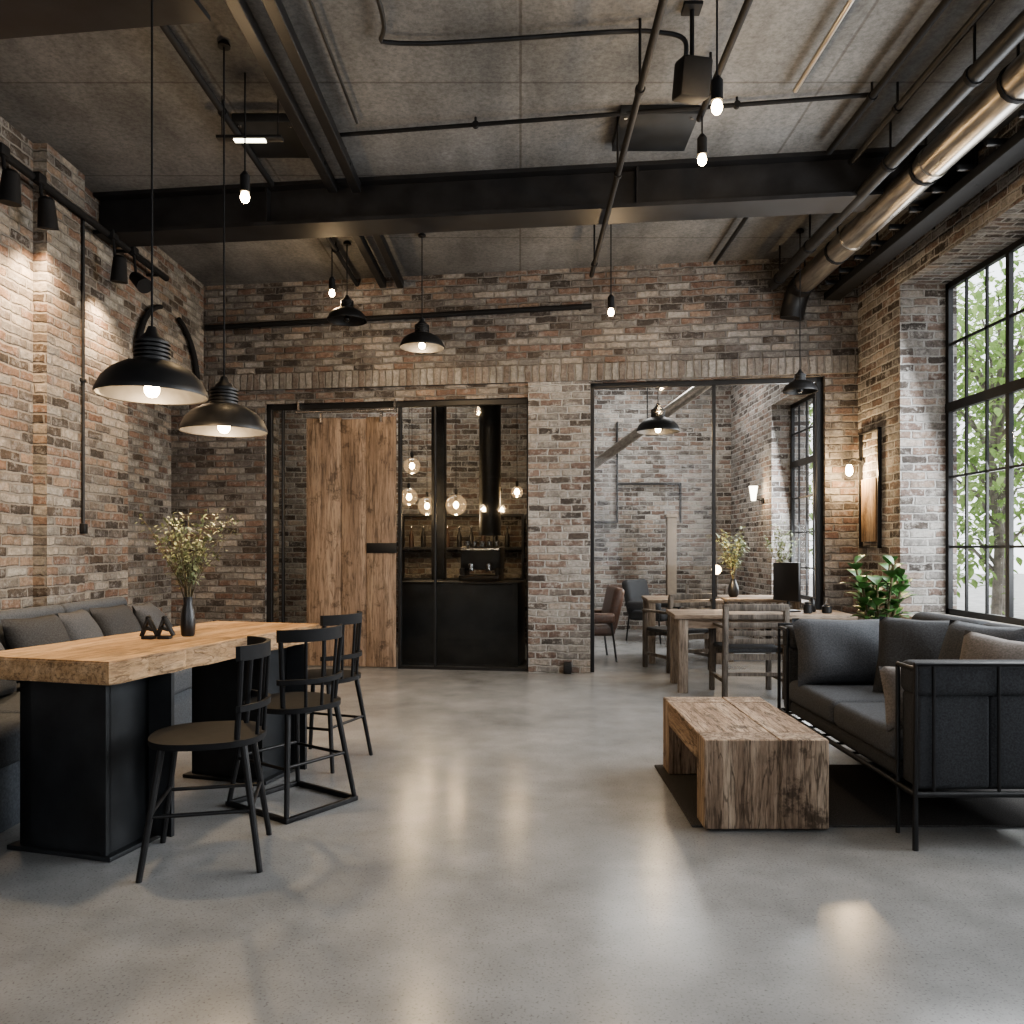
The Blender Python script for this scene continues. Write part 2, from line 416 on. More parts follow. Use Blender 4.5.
def window(name,X,y0,y1,z0,z1,ny,zs,thick):
    w=thing(name,'black steel industrial window with small glass panes','window',(X,0,0)); w['kind']='structure'
    mb=MB(); t=.02
    mb.box(-t,t,y0,y0+.05,z0,z1).box(-t,t,y1-.05,y1,z0,z1).box(-t,t,y0,y1,z0,z0+.05).box(-t,t,y0,y1,z1-.05,z1)
    for i in range(1,ny):
        y=y0+(y1-y0)*i/ny; k=.024 if i%3==0 else .010; tt=t*.9 if i%3==0 else .010
        mb.box(-tt,tt,y-k,y+k,z0,z1)
    for z in zs: 
        k=.04 if z in thick else .010; tt=t*1.2 if z in thick else .010
        mb.box(-tt,tt,y0,y1,z-k,z+k)
    part(mb,'window_frame',M['black'],w,split=False); part(MB().box(-.004,.004,y0+.03,y1-.03,z0+.03,z1-.03),'window_glass',M['glass'],w)
zz=[1.31,1.92,2.53,3.08]
window('window_1',3.77,2.6,7.05,.72,3.62,15,zz,[2.53])
window('window_2',3.77,-1.2,2.0,.7,3.62,11,zz,[2.53])
window('window_3',3.62,9.0,10.65,.65,3.2,6,[1.05,1.5,1.95,2.4,2.8],[2.4])

# glazed partitions in the back wall (local frame of wall)
def frame(name,label,rects,glassr,v0,tk,mat):
    w=thing(name,label,'window',(0,8.4,0),-TH); w['kind']='structure'
    mb=MB()
    for a in rects: mb.box(a[0],a[1],v0-tk,v0+tk,a[2],a[3],.003,1)
    part(mb,'window_frame',M['black'],w,split=False)
    for a in glassr: part(MB().box(a[0],a[1],v0-.004,v0+.004,a[2],a[3]),'window_glass',M[mat],w)
U=ub
L0,L1=U(265),U(529)
frame('window_4','black steel framed smoked glass screen to coffee bar',
 [(L0,L0+.06,0,2.88),(L1-.03,L1,0,2.88),(L0,L1,2.82,2.88),(U(280),U(280)+.02,0,2.82),(U(397),U(397)+.035,0,2.82),(U(433),U(433)+.02,0,2.82),(U(397),L1,0,.03),(L0,U(305),0,.03)],
 [(L0+.06,U(304),.03,2.82),(U(399),L1-.03,.03,2.82)],.06,.025,'smoke')
R0,R1=U(590),U(825)
frame('window_5','black steel framed glass screen to adjoining room',
 [(R0,R0+.04,0,3.02),(R1-.07,R1,0,3.02),(R0,R1,2.97,3.02),(U(713),U(713)+.035,0,2.97)],
 [(R0+.04,U(713),.01,2.97)],.10,.025,'glass')
# sliding wood door
d=thing('door_1','reclaimed rustic plank sliding door with iron strap','door',LB(0,-.0),-TH); d['kind']='structure'
xs=[U(305),U(340),U(365),U(395)]
mb=MB()
for i in range(3): mb.box(xs[i]+.002,xs[i+1]-.002,.03,.08-.006*i,.015,2.72-.02*(i%2),.006)
part(mb,'door_panel',M['doorw'],d)
part(MB().box(U(366),U(396),.018,.03,zb(380,553),zb(380,543),.002),'iron_strap',M['black'],d)
part(MB().cyl((U(296),-.02,2.78),(U(397),-.02,2.78),.018).box(U(320),U(322),-.01,.03,2.66,2.79).box(U(380),U(382),-.01,.03,2.66,2.79).box(U(298),U(300),-.02,.04,2.76,2.9).box(U(394),U(396),-.02,.04,2.76,2.9),'sliding_rail',M['chrome'],d)

# ---------------------------------------------------------------- beams + ceiling services
def ibeam(y,label,x0,x1,zb_=3.87,w=.30):
    t=math.atan(.12); mb=MB()
    mb.box(x0,x1,-w/2,w/2,zb_,zb_+.03).box(x0,x1,-w/2,w/2,CEIL-.03,CEIL).box(x0,x1,-.06,.0,zb_+.03,CEIL-.03)
    for i in range(7):
        x=x0+(x1-x0)*(i+.5)/7
        if i%3==1: mb.box(x-.008,x+.008,-w/2+.02,-.06,zb_+.03,CEIL-.03)
    o=solo(mb,'steel_beam',M['beam'],label,'beam',(0,y,0),-t); o['group']='ceiling beams'
ibeam(6.28,'wide dark steel girder crossing under the concrete ceiling',-3.5,3.36)
ibeam(3.72,'dark steel girder crossing under the ceiling near entry',-3.5,-1.6,3.97)
def rail(name,label,pts,r,mat,cat='pipe',hang=None,smooth=0,group=None,sq=None):
    root=thing(name,label,cat,(0,0,0),0,group)
    mb=MB()
    if sq:
        (x,y0,z),(x2,y1,z2)=pts; mb.box(x-sq[0]/2,x+sq[0]/2,y0,y1,z-sq[1]/2,z+sq[1]/2,.004,1)
    else: mb.tube(pts,r,12,smooth)
    part(mb,'pipe_run',M[mat],root)
    for (x,y,z) in (hang or []):
        part(MB().cyl((x,y,z),(x,y,CEIL),.008,seg=8).cyl((x,y-.015,z),(x,y+.015,z),(r or .03)+.008,seg=14),'hanger_rod',M['matte'],root)
    return root
for X in (-1.455,-1.27):
    for y0,y1 in ((1.5,6.22),(6.75,8.5)):
        rail('cable_track','black steel cable track fixed to ceiling',[(X,y0,4.1),(X,y1,4.1)],None,'black','track',[(X,y0+.4,4.1),(X,y1-.4,4.1)],group='ceiling tracks',sq=(.07,.08))
rail('ceiling_conduit','thin black conduit running along ceiling',[(-1.93,1.5,4.13),(-1.93,6.22,4.13)],.022,'matte',hang=[(-1.93,3.5,4.13),(-1.93,5.2,4.13)],group='ceiling conduits')
rail('ceiling_conduit','thin black conduit running along ceiling',[(-1.75,6.75,4.13),(-1.75,8.6,4.13)],.022,'matte',hang=[(-1.75,7.6,4.13)],group='ceiling conduits')
rail('lighting_track','black lighting pipe suspended below girder',[(.66,1.5,3.82),(.66,7.4,3.82)],.02,'matte','track',[(.66,2.6,3.82),(.66,4.4,3.82),(.66,5.4,3.82),(.66,7.1,3.82)])
rail('lighting_track','short black lighting pipe with bare bulbs',[(1.12,1.5,3.98),(1.12,5.0,3.98)],.02,'matte','track',[(1.12,2.6,3.98),(1.12,4.7,3.98)])
rail('ceiling_conduit','slim grey conduit crossing the ceiling',[(-1.32,5.55,4.16),(2.2,5.05,4.16)],.014,'matte',hang=[(-.3,5.405,4.16),(1.4,5.163,4.16)],group='ceiling conduits')
rail('ceiling_conduit','bent grey conduit with rounded corners',[(-.72,3.0,4.17),(-.74,4.3,4.17),(-.68,4.55,4.17),(.5,4.45,4.17),(.75,4.42,4.15),(.9,4.40,4.1),(.91,4.40,3.98)],.013,'steel',smooth=6,group='ceiling conduits')
rail('ceiling_conduit','brass-toned conduit along the ceiling',[(1.75,2.5,4.16),(1.72,5.0,4.16)],.016,'silver',group='ceiling conduits')
rail('ceiling_conduit','grey conduit along the ceiling',[(1.95,6.75,4.15),(1.95,8.0,4.15)],.018,'steel',group='ceiling conduits')
rail('ceiling_conduit','thin grey conduit along the ceiling',[(-1.1,2.0,4.17),(-1.1,5.4,4.17)],.010,'steel',group='ceiling conduits')
rail('ceiling_conduit','dark conduit beside the main duct',[(2.2,2.0,4.12),(2.2,5.7,4.12)],.022,'matte',hang=[(2.2,3.4,4.12),(2.2,5.0,4.12)],group='ceiling conduits')
ys=[3.2,4.4,5.4,6.9,7.7]
dct=rail('ventilation_duct','large shiny galvanised round duct hung near windows',[(2.74,.5,3.86),(2.74,7.85,3.86)],.105,'silver','duct',[(2.74,y,3.86) for y in ys])
for y in (2.4,4.0,5.3,6.6): part(MB().cyl((2.74,y-.02,3.86),(2.74,y+.02,3.86),.112,seg=24),'duct_joint',M['silver'],dct)
part(MB().tube([(2.74,7.7,3.86),(2.74,7.85,3.84),(2.72,7.93,3.72),(2.7,7.95,3.58)],.115,16,5),'duct_elbow',M['black'],dct)
rail('ventilation_duct','slim dark pipe beside the galvanised duct',[(2.5,.5,3.9),(2.5,7.9,3.9)],.05,'steel','duct',[(2.5,y,3.9) for y in ys])
rail('ventilation_duct','slim dark upper pipe beside the duct',[(2.36,2.5,4.05),(2.36,5.7,4.05)],.022,'steel','duct',[(2.36,y,4.05) for y in (3.2,5.0)])
tr=rail('cable_tray','black cable tray along the top of window wall',[(3.08,.5,3.78),(3.08,7.9,3.78)],None,'matte','tray',[(3.08,y,3.78) for y in ys],sq=(.16,.07))
for i in range(12): part(MB().cb((3.09,4.+i*.33,3.83),(.36,.03,.04),.004),'tray_bracket',M['black'],tr)
for X,Y,w_ in ((-1.72,5.6,.42),(.92,5.5,.52)):
    root=thing('ceiling_panel','square black metal access panel on ceiling','panel',(X,Y,CEIL-.05),group='ceiling panels')
    part(MB().box(-w_/2,w_/2,-.25,.25,-.01,.05,.005),'panel_body',M['panelmetal'],root)
    part(MB().cyl((-w_/2+.04,-.2,-.018),(-w_/2+.04,-.2,0),.012).cyl((w_/2-.04,-.2,-.018),(w_/2-.04,-.2,0),.012),'screw',M['chrome'],root)
# speaker
sp=thing('speaker','small black wedge speaker hung from the ceiling','speaker',W(692,80,4.3))
part(MB().cb((0,0,0),(.17,.15,.20),.02,rot=(.25,0,.2)),'speaker_body',M['matte'],sp)
part(MB().cyl((0,-.0,.08),(0,0,CEIL-sp.location.z),.012).cb((0,0,CEIL-sp.location.z-.01),(.1,.1,.02),.004),'bracket',M['matte'],sp)

# ---------------------------------------------------------------- lamps
def dome(loc,R,label,lit=True,power=10,group='black dome pendants',top=CEIL,wide=True):
    r=thing('pendant_lamp',label,'lamp',loc,group=group)
    k=R/.25
    out=[(.25,0),(.252,.012),(.245,.03),(.225,.075),(.185,.118),(.13,.15),(.08,.165)]
    inn=[(.075,.158),(.125,.143),(.178,.112),(.217,.07),(.238,.028),(.244,.004)]
    part(MB().lathe([(a*k,b*k) for a,b in out+inn],closed=True,seg=48),'lamp_shade',M['black'],r)
    pr=[(.06,.155)]
    for i in range(5): pr+=[(.082,.165+.02*i),(.082,.176+.02*i),(.062,.178+.02*i),(.062,.184+.02*i)]
    pr+=[(.055,.275),(.03,.30),(.018,.33)]
    part(MB().lathe([(a*k,b*k) for a,b in pr]),'socket',M['black'],r)
    part(MB().lathe([(.002,-.008),(.02,-.003),(.032,.015),(.034,.035),(.024,.06),(.016,.08),(.016,.15)],seg=20) if k>.9 else MB().sph((0,0,.02),.03),'light_bulb',M['bulb' if lit else 'ceramic'],r)
    part(MB().cyl((0,0,.32*k),(0,0,top-loc[2]),.005,seg=8),'cord',M['matte'],r)
    part(MB().lathe([(.035,0),(.035,.015),(.02,.03)],(0,0,top-loc[2]-.03)),'ceiling_rose',M['black'],r)
    if lit: light(r,(0,0,-.05),power,rad=.04)
    return r
dome(W(152,396,3.67),.24,'large black industrial dome pendant over wooden table',power=36)
dome(W(224,432,4.6),.24,'large black industrial dome pendant over wooden table',power=36)
dome(W(347,321,7.6),.185,'small black dome pendant near brick wall',lit=False)
dome(W(422,348,7.4),.205,'small lit black dome pendant near brick wall',power=24)
dome(W(800,392,7.3),.155,'small black dome pendant by the window wall',lit=False)
dome(LB(ub(380,.9),.9,zb(380,440,.9)),.2,'black dome pendant behind glass screen',lit=False)
dome(W(658,432,9.6),.26,'wide black dome pendant in adjoining room',power=14)
def bare(loc,label,power=6,r_=.04,top=CEIL,mat='bulb'):
    r=thing('bulb_pendant',label,'lamp',loc,group='bare bulb pendants')
    k=.66
    part(MB().lathe([(a*k,b*k) for a,b in [(.002,-.055),(.022,-.05),(.038,-.028),(.042,0),(.034,.03),(.02,.055),(.018,.09)]],seg=20),'light_bulb',M[mat],r)
    part(MB().cyl((0,0,.03),(0,0,.13),.03).cyl((0,0,.13),(0,0,.155),.03,.012),'socket',M['matte'],r)
    part(MB().cyl((0,0,.15),(0,0,top-loc[2]),.005,seg=8),'cord',M['matte'],r)
    light(r,(0,0,-.07),power,rad=.03)
bare(W(245,197,4.9),'bare warm bulb on black socket hanging from ceiling',14)
bare(W(717,107,4.0),'large bright bare bulb under black socket',16)
bare(Vector((1.12,4.92,W(700,158,4.9).z)),'bare warm bulb hanging below lighting pipe',12,top=3.958)
bare(W(611,312,7.2),'bare warm bulb hanging below girder',13)
bare(W(332,293,7.7),'bare warm bulb close to brick wall',10)
# led bar
lb=thing('linear_lamp','slim suspended bar lamp with pale light','lamp',W(250,140,5.15))
part(MB().cb((0,0,.01),(.42,.06,.02),.004),'lamp_housing',M['black'],lb)
part(MB().cb((0,0,-.004),(.2,.04,.008)),'diffuser',M['led'],lb)
part(MB().cyl((-.18,0,.02),(-.18,0,CEIL-lb.location.z),.004,seg=6).cyl((.18,0,.02),(.18,0,CEIL-lb.location.z),.004,seg=6),'cord',M['black'],lb)
# left wall spot rail
X=-3.36
rr=thing('spotlight_rail','black wall-mounted pipe rail for spotlights','rail')
part(MB().cyl((X,2.,3.86),(X,7.6,3.86),.028),'pipe_run',M['matte'],rr)
part(MB().cyl((X,4.9,3.86),(-3.5,4.9,3.86),.015).cyl((X,6.9,3.86),(-3.5,6.9,3.86),.015).cyl((X,7.5,3.86),(-3.5,7.5,3.86),.015),'wall_bracket',M['black'],rr)
def spot(y,z,aim,label,pw=60):
    r=thing('spotlight',label,'lamp',(X+.03,y,z),group='track spotlights')
    dv=Vector(aim).normalized(); a=Vector((.05,0,0))-dv*.09; b_=Vector((.05,0,0))+dv*.1
    part(MB().cyl(a,b_,.05,.066,20).cyl(a-dv*.02,a,.03,.05,20),'lamp_head',M['matte'],r)
    part(MB().tube([(.0,0,3.84-z),(.02,0,.06),(.05,0,.0)],.012,8,4).cb((.0,0,3.86-z),(.05,.09,.07),.01),'yoke',M['matte'],r)
    light(r,b_+dv*.03,pw,(1,.72,.46),.05,'SPOT',dv.to_track_quat('-Z','Y').to_euler(),spot_size=2.1,spot_blend=1.)
spot(5.15,3.62,(-.08,.05,-1),'black track spotlight washing brick wall',110)
spot(5.55,3.62,(-.08,.25,-1),'black track spotlight washing brick wall',110)
spot(6.55,3.58,(-.08,.1,-1),'black track spotlight washing brick wall',110)
spot(6.9,3.60,(.7,-.5,-.6),'black track spotlight angled outward',25)
# vertical conduit + curved braces
c=thing('wall_conduit','thin dark vertical conduit clipped to brick wall','pipe',(-3.385,6.2,0))
part(MB().cyl((0,0,1.45),(0,0,3.86),.012),'pipe_run',M['steel'],c); part(MB().cb((0,0,1.45),(.05,.05,.08),.006).cb((0,0,2.6),(.03,.05,.03),.004),'clip',M['black'],c)
for yc,sg in ((7.85,1),(7.95,-1)):
    pts=[(-3.455,yc-sg*(.62*math.cos(t)),3.02+.62*math.sin(t)) for t in [math.pi*(.02+.40*i/10) for i in range(11)]]
    solo(MB().tube(pts,[.032-.001*i for i in range(11)],10),'curved_bracket',M['matte'],'curved black steel bracket fixed high on brick wall','bracket',group='curved wall brackets')
c=thing('wall_pipe','long black pipe fixed across brick wall','pipe',LB(0,-.09),-TH)
part(MB().cyl((U(210),0,3.72),(U(592),0,3.78),.028),'pipe_run',M['matte'],c)
part(MB().cyl((U(260),0,3.728),(U(260),.09,3.728),.015).cyl((U(420),0,3.753),(U(420),.09,3.753),.015).cyl((U(580),0,3.778),(U(580),.09,3.778),.015),'wall_bracket',M['black'],c)

# ---------------------------------------------------------------- dining table
ta=-math.atan2(.455,1.62)
A=Vector((-1.655,3.22,0))
tb=thing('dining_table','long thick live-edge oak table on black steel pedestals','table',A,ta)
Lt=1.70; Wt=.74
mb=MB(); n=28; outl=[]
for i in range(n+1): outl.append((.012*math.sin(i*1.3)+.008*math.sin(i*2.9),Lt*i/n))
for i in range(n,-1,-1): outl.append((-Wt+.012*math.sin(i*1.7),Lt*i/n))
mb.prism(outl,.745,.84,.008)
part(mb,'tabletop',M['oak'],tb,'thick honey oak live-edge slab')
def ped(y0,y1):
    mb=MB().box(-.56,-.10,y0,y0+.02,.02,.745).box(-.56,-.10,y1-.02,y1,.02,.745).box(-.14,-.10,y0,y1,.02,.745)
    mb.box(-.60,-.06,y0-.03,y1+.03,0,.02,.003).box(-.56,-.50,y0,y1,.02,.745).box(-.60,-.06,y0-.03,y1+.03,.73,.745)
    mb.box(-.30,.02,y1,y1+.02,.02,.745).box(-.12,-.09,y0-.02,y0,.02,.745)
    part(mb,'pedestal',M['panelmetal'],tb,split=False)
ped(.10,.34); ped(1.22,1.46)

# vase + branches
def branches(par,base,h,spread,n,leafL,mat='leafsm',dirs=None,ln=22):
    st=MB(); lf=MB()
    for i in range(n):
        a=2.4*i+random.uniform(-.3,.3); sp_=spread*random.uniform(.15,1)
        hh=h*random.uniform(.65,1)
        pts=[Vector(base)+Vector((math.cos(a)*sp_*t**1.4+random.uniform(-.01,.01),math.sin(a)*sp_*t**1.4,hh*t)) for t in [k/7 for k in range(8)]]
        st.tube(pts,[.0035*(1-.7*k/7) for k in range(8)],6)
        for k in range(ln):
            t=random.uniform(.3,1)*6.99; j=int(t); p=pts[j].lerp(pts[j+1],t-j)
            dv=Vector((random.uniform(-1,1),random.uniform(-1,1),random.uniform(-.3,1)))
            q=p+dv.normalized()*random.uniform(0,.035)
            lf.leaf(q,dv,leafL*random.uniform(.6,1.2),leafL*.5,droop=.2)
    part(st,'stem',M['stem'],par,split=False); part(lf,'leaves',M[mat],par,ang=180)
v=thing('vase','slim black vase holding airy sage-green branches','vase',W(188,636,4.18))
v.location.z=.84
part(MB().lathe([(.028,0),(.034,.01),(.038,.06),(.034,.12),(.022,.17),(.024,.205),(.02,.205),(.018,.17),(.0,.16)],seg=28),'vase_body',M['ceramic'],v)
branches(v,(0,0,.15),.52,.32,24,.033,ln=36)
for k,(px,lab) in enumerate(((149,'small dark metal angular table ornament'),(165,'small dark metal angular table ornament'))):
    o=thing('table_ornament',lab,'ornament',W(px,638,4.05),group='table ornaments'); o.location.z=.84
    part(MB().cb((0,0,.008),(.06,.05,.016),.004),'base',M['black'],o)
    part(MB().cb((-.018,0,.065),(.014,.03,.11),.003,rot=(0,.35,0)).cb((.018,0,.065),(.014,.03,.11),.003,rot=(0,-.5,0)).cb((.0,0,.05),(.05,.03,.012),.003,rot=(0,.3,0)),'figure',M['steel'],o)

# ---------------------------------------------------------------- bar chairs (face -x)
def sup(a,b,n=40,p=3.2):
    o=[]
    for i in range(n):
        t=2*math.pi*i/n; c_,s_=math.cos(t),math.sin(t)
        o.append((a*math.copysign(abs(c_)**(2/p),c_),b*math.copysign(abs(s_)**(2/p),s_)))
    return o
def chair(loc,rz,label,sled=False):
    r=thing('bar_chair',label,'chair',loc,rz,'black industrial chairs')
    part(MB().prism(sup(.23,.22,44,2.5),.50,.525,.008),'seat',M['matte'],r)
    for sx in (-1,1):
        for sy in (-1,1):
            foot=(sx*.225,sy*.215,0.012 if sled else 0)
            part(MB().tube([(sx*.155,sy*.15,.505),foot],[.015,.012],10),'leg',M['black'],r)
    if sled:
        mb=MB()
        for sy in (-1,1): mb.cb((0,sy*.215,.012),(.48,.024,.024),.004)
        for sx in (-1,1): mb.cb((sx*.228,0,.012),(.024,.43,.024),.004)
        part(mb,'runner',M['black'],r)
    mb=MB()
    for sy in (-1,1): mb.cyl((-.195,sy*.185,.24),(.195,sy*.185,.24),.008)
    mb.cyl((-.19,-.18,.25),(-.19,.18,.25),.009); mb.cyl((.19,-.18,.25),(.19,.18,.25),.008)
    part(mb,'footrest',M['black'],r,split=False)
    mb=MB(); N_=12
    arc=lambda t:Vector((.19+.05*math.cos(t*math.pi/2)-.05*abs(t)**3,.2*t,0))
    def band(z0,z1):
        prev=None
        for i in range(N_+1):
            t=-1+2*i/N_; p=arc(t)
            ring=[mb.b.verts.new(p+Vector((dx,0,z))) for dx,z in ((-.009,z0),(.009,z0),(.009,z1),(-.009,z1))]
            if prev:
                for k in range(4): mb.b.faces.new((prev[k],prev[(k+1)%4],ring[(k+1)%4],ring[k]))
            else: mb.b.faces.new(ring[::-1])
            prev=ring
        mb.b.faces.new(prev)
    band(.845,.905); band(.64,.665)
    for t in (-.95,-.48,0,.48,.95):
        q=arc(t); q.z=.85; mb.cyl((q.x-.02,q.y*.85,.515),q,.012 if abs(t)>.9 else .008,seg=10)
    part(mb,'backrest',M['matte'],r,split=False)
    return r
chair((-1.31,3.37,0),.22,'black metal chair with spindle back beside table')
chair((-1.16,4.08,0),-.62,'black metal chair with square runner base',True)
chair((-1.22,4.90,0),-.35,'black metal chair at the end of table')

# ---------------------------------------------------------------- banquette
bq=thing('banquette','blue-grey upholstered wall bench','bench',(0,0,0))
part(MB().box(-3.38,-2.36,2.9,6.4,.0,.30,.01),'bench_base',M['bench'],bq)
for i in range(3): part(MB().box(-3.2,-2.32,2.9+i*1.167,2.9+(i+1)*1.167-.01,.30,.47,.04,4),'seat_cushion',M['bench'],bq)
for i in range(4): part(MB().cb((-3.2,2.9+i*.875+.4375,.68),(.2,.865,.46),.05,rot=(0,-.12,0),seg=4),'back_cushion',M['bench'],bq)
def pillow(loc,w,h,t,rot,mat,label,group):
    m=Matrix.Identity(4)
    return solo(MB().pillow(w,h,t,m),'throw_pillow',M[mat],label,'pillow',loc,group=group,rot=rot,ang=80)
for (y,x,ty,mt,rz) in ((4.35,-2.92,1.15,'fabric2',.25),(4.85,-2.9,1.2,'fabric',-.2),(5.35,-2.92,1.15,'fabric2',.1),(5.85,-2.92,1.1,'fabric',-.1),(6.27,-2.85,1.0,'fabric2',.2)):
    pillow((x,y,.68),.44,.44,.17,(0,ty,rz),mt,'grey throw pillow leaning on wall bench','wall bench pillows')

# ---------------------------------------------------------------- coffee table
solo(MB().box(.80,2.75,3.72,4.76,0,.012,.004),'rug',M['rug'],'dark flat-woven rug beneath coffee table and sofa','rug')
ct=thing('coffee_table','chunky weathered reclaimed timber coffee table','table',(1.13,4.19,.012))
w=.286
t_=MB()
for a,b_ in ((-w,.06),(.062,w)): t_.box(a,b_,-.369,.53-.17,.28,.409,.004,1)
part(t_,'tabletop',M['rusY'],ct,split=False)
def block(y0,y1):
    k=MB(); e=[-w,.06,w]
    for i in range(2): k.box(e[i]+(.001 if i else 0),e[i+1]-.001,y0,y1+random.uniform(-.002,.002),0,.41+random.uniform(-.001,.001),.005,1)
    part(k,'leg',M['rusZ'],ct,split=False)
block(-.53,-.37); block(.36,.53)

# ---------------------------------------------------------------- sofa
SX0,SX1,SY0,SY1=1.70,2.66,3.44,5.25
so=thing('sofa','charcoal fabric sofa with black tubular metal frame','sofa',(0,0,.0))
mb=MB(); f=.013
for y in (SY0,SY1):
    mb.tube([(SX0,y,0),(SX0,y,.80),(SX1,y,.80),(SX1,y,0)],f,8)
    mb.cyl((SX0,y,.24),(SX1,y,.24),f)
    for k in (.08,.36): mb.cyl((SX0+k,y,.24),(SX0+k,y,.80),.007)
for x in (SX0,SX1):
    mb.cyl((x,SY0,.24),(x,SY1,.24),f)
for y in (SY0+.16,SY1-.16):
    mb.cyl((SX0,y,.02),(SX0,y,.78),.010).cyl((SX0,y,.78),(SX0,SY0 if y<4 else SY1,.78),.010)
    mb.cyl((SX1,y,.02),(SX1,y,.24),.010)
mb.cyl((SX1,SY0,.78),(SX1,SY1,.78),f)
for i in range(9): mb.cyl((SX0,SY0+.1+i*.2,.24),(SX1,SY0+.1+i*.2,.24),.007)
part(mb,'frame',M['black'],so,split=False)
for y0,y1 in ((SY0+.02,SY0+.17),(SY1-.17,SY1-.02)):
    mb=MB()
    e=[SX0+.02,SX0+.34,SX0+.65,SX1-.02]
    for i in range(3):
        mb.box(e[i],e[i+1]-.003,y0,y1,.255,.665,.02,4)
    mb.box(e[0]-.01,e[3],y0-.015,y1+.01,.655,.80,.035,4)
    part(mb,'armrest',M['fabric'],so)
part(MB().box(SX0+.01,SX1-.06,SY0+.18,SY1-.18,.255,.33,.02,3),'seat_base',M['fabric'],so)
mid_=(SY0+SY1)/2
for y0,y1 in ((SY0+.18,mid_),(mid_,SY1-.18)):
    part(MB().box(SX0-.01,SX1-.22,y0+.004,y1-.004,.33,.47,.045,5),'seat_cushion',M['fabric2'],so)
    part(MB().cb((SX1-.14,(y0+y1)/2,.62),(.2,y1-y0-.01,.56),.07,rot=(0,.12,0),seg=5),'back_cushion',M['fabric'],so)
pillow((2.04,4.93,.66),.70,.42,.22,(1.32,0,.02),'fabric2','large slate-grey pillow leaning on sofa arm','sofa pillows')
pillow((2.28,4.55,.68),.48,.46,.18,(1.2,0,-.65),'fabric','charcoal pillow leaning on sofa back','sofa pillows')
pillow((2.30,4.02,.69),.48,.48,.18,(1.25,0,-1.25),'fabric2','slate-grey pillow leaning on sofa back','sofa pillows')
pillow((2.24,3.74,.68),.40,.42,.16,(1.25,.1,-.9),'fabric3','pale taupe pillow leaning on sofa back','sofa pillows')
pillow((1.86,3.73,.60),.34,.30,.13,(1.3,0,0),'fabric3','small taupe pillow against sofa arm','sofa pillows')

# ---------------------------------------------------------------- rubber plant
pl=thing('potted_plant','broad-leaved green plant in dark pot behind sofa','plant',(2.74,6.1,0))
part(MB().lathe([(.15,0),(.17,.02),(.2,.36),(.2,.38),(.18,.38),(.175,.33),(.0,.33)]),'pot',M['pot'],pl)
st=MB(); lf=MB()
for i in range(9):
    a=i*.7; top=Vector((math.cos(a)*.17,math.sin(a)*.17,1.08+.10*math.sin(i*2)))
    st.tube([(math.cos(a)*.03,math.sin(a)*.03,.32),(math.cos(a)*.07,math.sin(a)*.07,.65),top],.009,7,4)
    for k in range(13):
        p=Vector((math.cos(a)*.07,math.sin(a)*.07,.55)).lerp(top,k/12)
        b_=a+k*2.4; dv=Vector((math.cos(b_),math.sin(b_),.35+.08*k))
        lf.leaf(p,dv,.20+.03*math.sin(k),.115,droop=.45)
part(st,'stem',M['stem'],pl,split=False); part(lf,'leaves',M['leafbig'],pl,ang=180)

# ---------------------------------------------------------------- picture + sconce on right wall
pf=thing('wall_art','narrow wooden board panel in thin black frame','picture',(3.35,7.62,1.86))
part(MB().box(-.035,0,-.21,-.195,-.56,.56).box(-.035,0,.195,.21,-.56,.56).box(-.035,0,-.21,.21,-.56,-.545).box(-.035,0,-.21,.21,.545,.56),'picture_frame',M['black'],pf)
part(MB().box(-.03,-.002,-.15,.17,-.5,.1,.004),'art_board',M['artw'],pf)
sc=thing('wall_sconce','small brass wall sconce with glowing warm bulb','lamp',(3.35,7.80,2.14))
part(MB().cyl((-.015,0,0),(0,0,0),.035),'wall_plate',M['black'],sc)
part(MB().tube([(-.01,0,0),(-.1,0,.03),(-.14,0,.0),(-.14,0,-.03)],.008,8,5),'arm',M['black'],sc)
part(MB().lathe([(.002,-.14),(.025,-.125),(.035,-.095),(.03,-.06),(.02,-.03)],(-.14,0,0),20),'light_bulb',M['bulb'],sc)
light(sc,(-.16,-.06,-.1),28)

# ---------------------------------------------------------------- desk + armchair
dk=thing('desk','old pine work table with thick square legs','table',(2.2,7.42,0),-.06)
part(MB().box(-.80,.80,-.32,.32,.665,.705,.006),'tabletop',M['deskw'],dk)
part(MB().box(-.72,.72,-.28,-.255,.58,.665).box(-.72,.72,.255,.28,.58,.665),'apron',M['deskw'],dk)
for sx in (-1,1):
    for sy in (-1,1): part(MB().cb((sx*.72,sy*.26,.333),(.085,.085,.664),.006),'leg',M['deskz'],dk)
def wchair(loc,rz,label):
    r=thing('wooden_armchair',label,'chair',loc,rz,'weathered wooden armchairs')
    part(MB().box(-.25,.25,-.22,.24,.40,.44,.01),'seat',M['fabric'],r)
    for sx in (-1,1):
        part(MB().cb((sx*.26,-.24,.40),(.045,.045,.80),.006,rot=(.04,0,0)),'leg',M['chairw'],r)
        part(MB().cb((sx*.26,.24,.31),(.045,.045,.62),.006),'leg',M['chairw'],r)
        part(MB().box(sx*.26-.03,sx*.26+.03,-.25,.27,.61,.635,.006),'armrest',M['chairw'],r)
    mb=MB().box(-.28,.28,-.275,-.24,.76,.82,.008)
    for z in (.5,.57,.64,.71): mb.box(-.24,.24,-.262,-.245,z-.022,z+.022,.004)
    part(mb,'backrest',M['chairw'],r,split=False)
    part(MB().box(-.24,.24,-.25,-.22,.34,.39).box(-.24,.24,.22,.25,.34,.39).box(-.275,-.245,-.22,.22,.14,.17).box(.245,.275,-.22,.22,.14,.17).box(-.25,.25,-.245,-.22,.2,.23),'stretcher',M['chairw'],r)
    return r
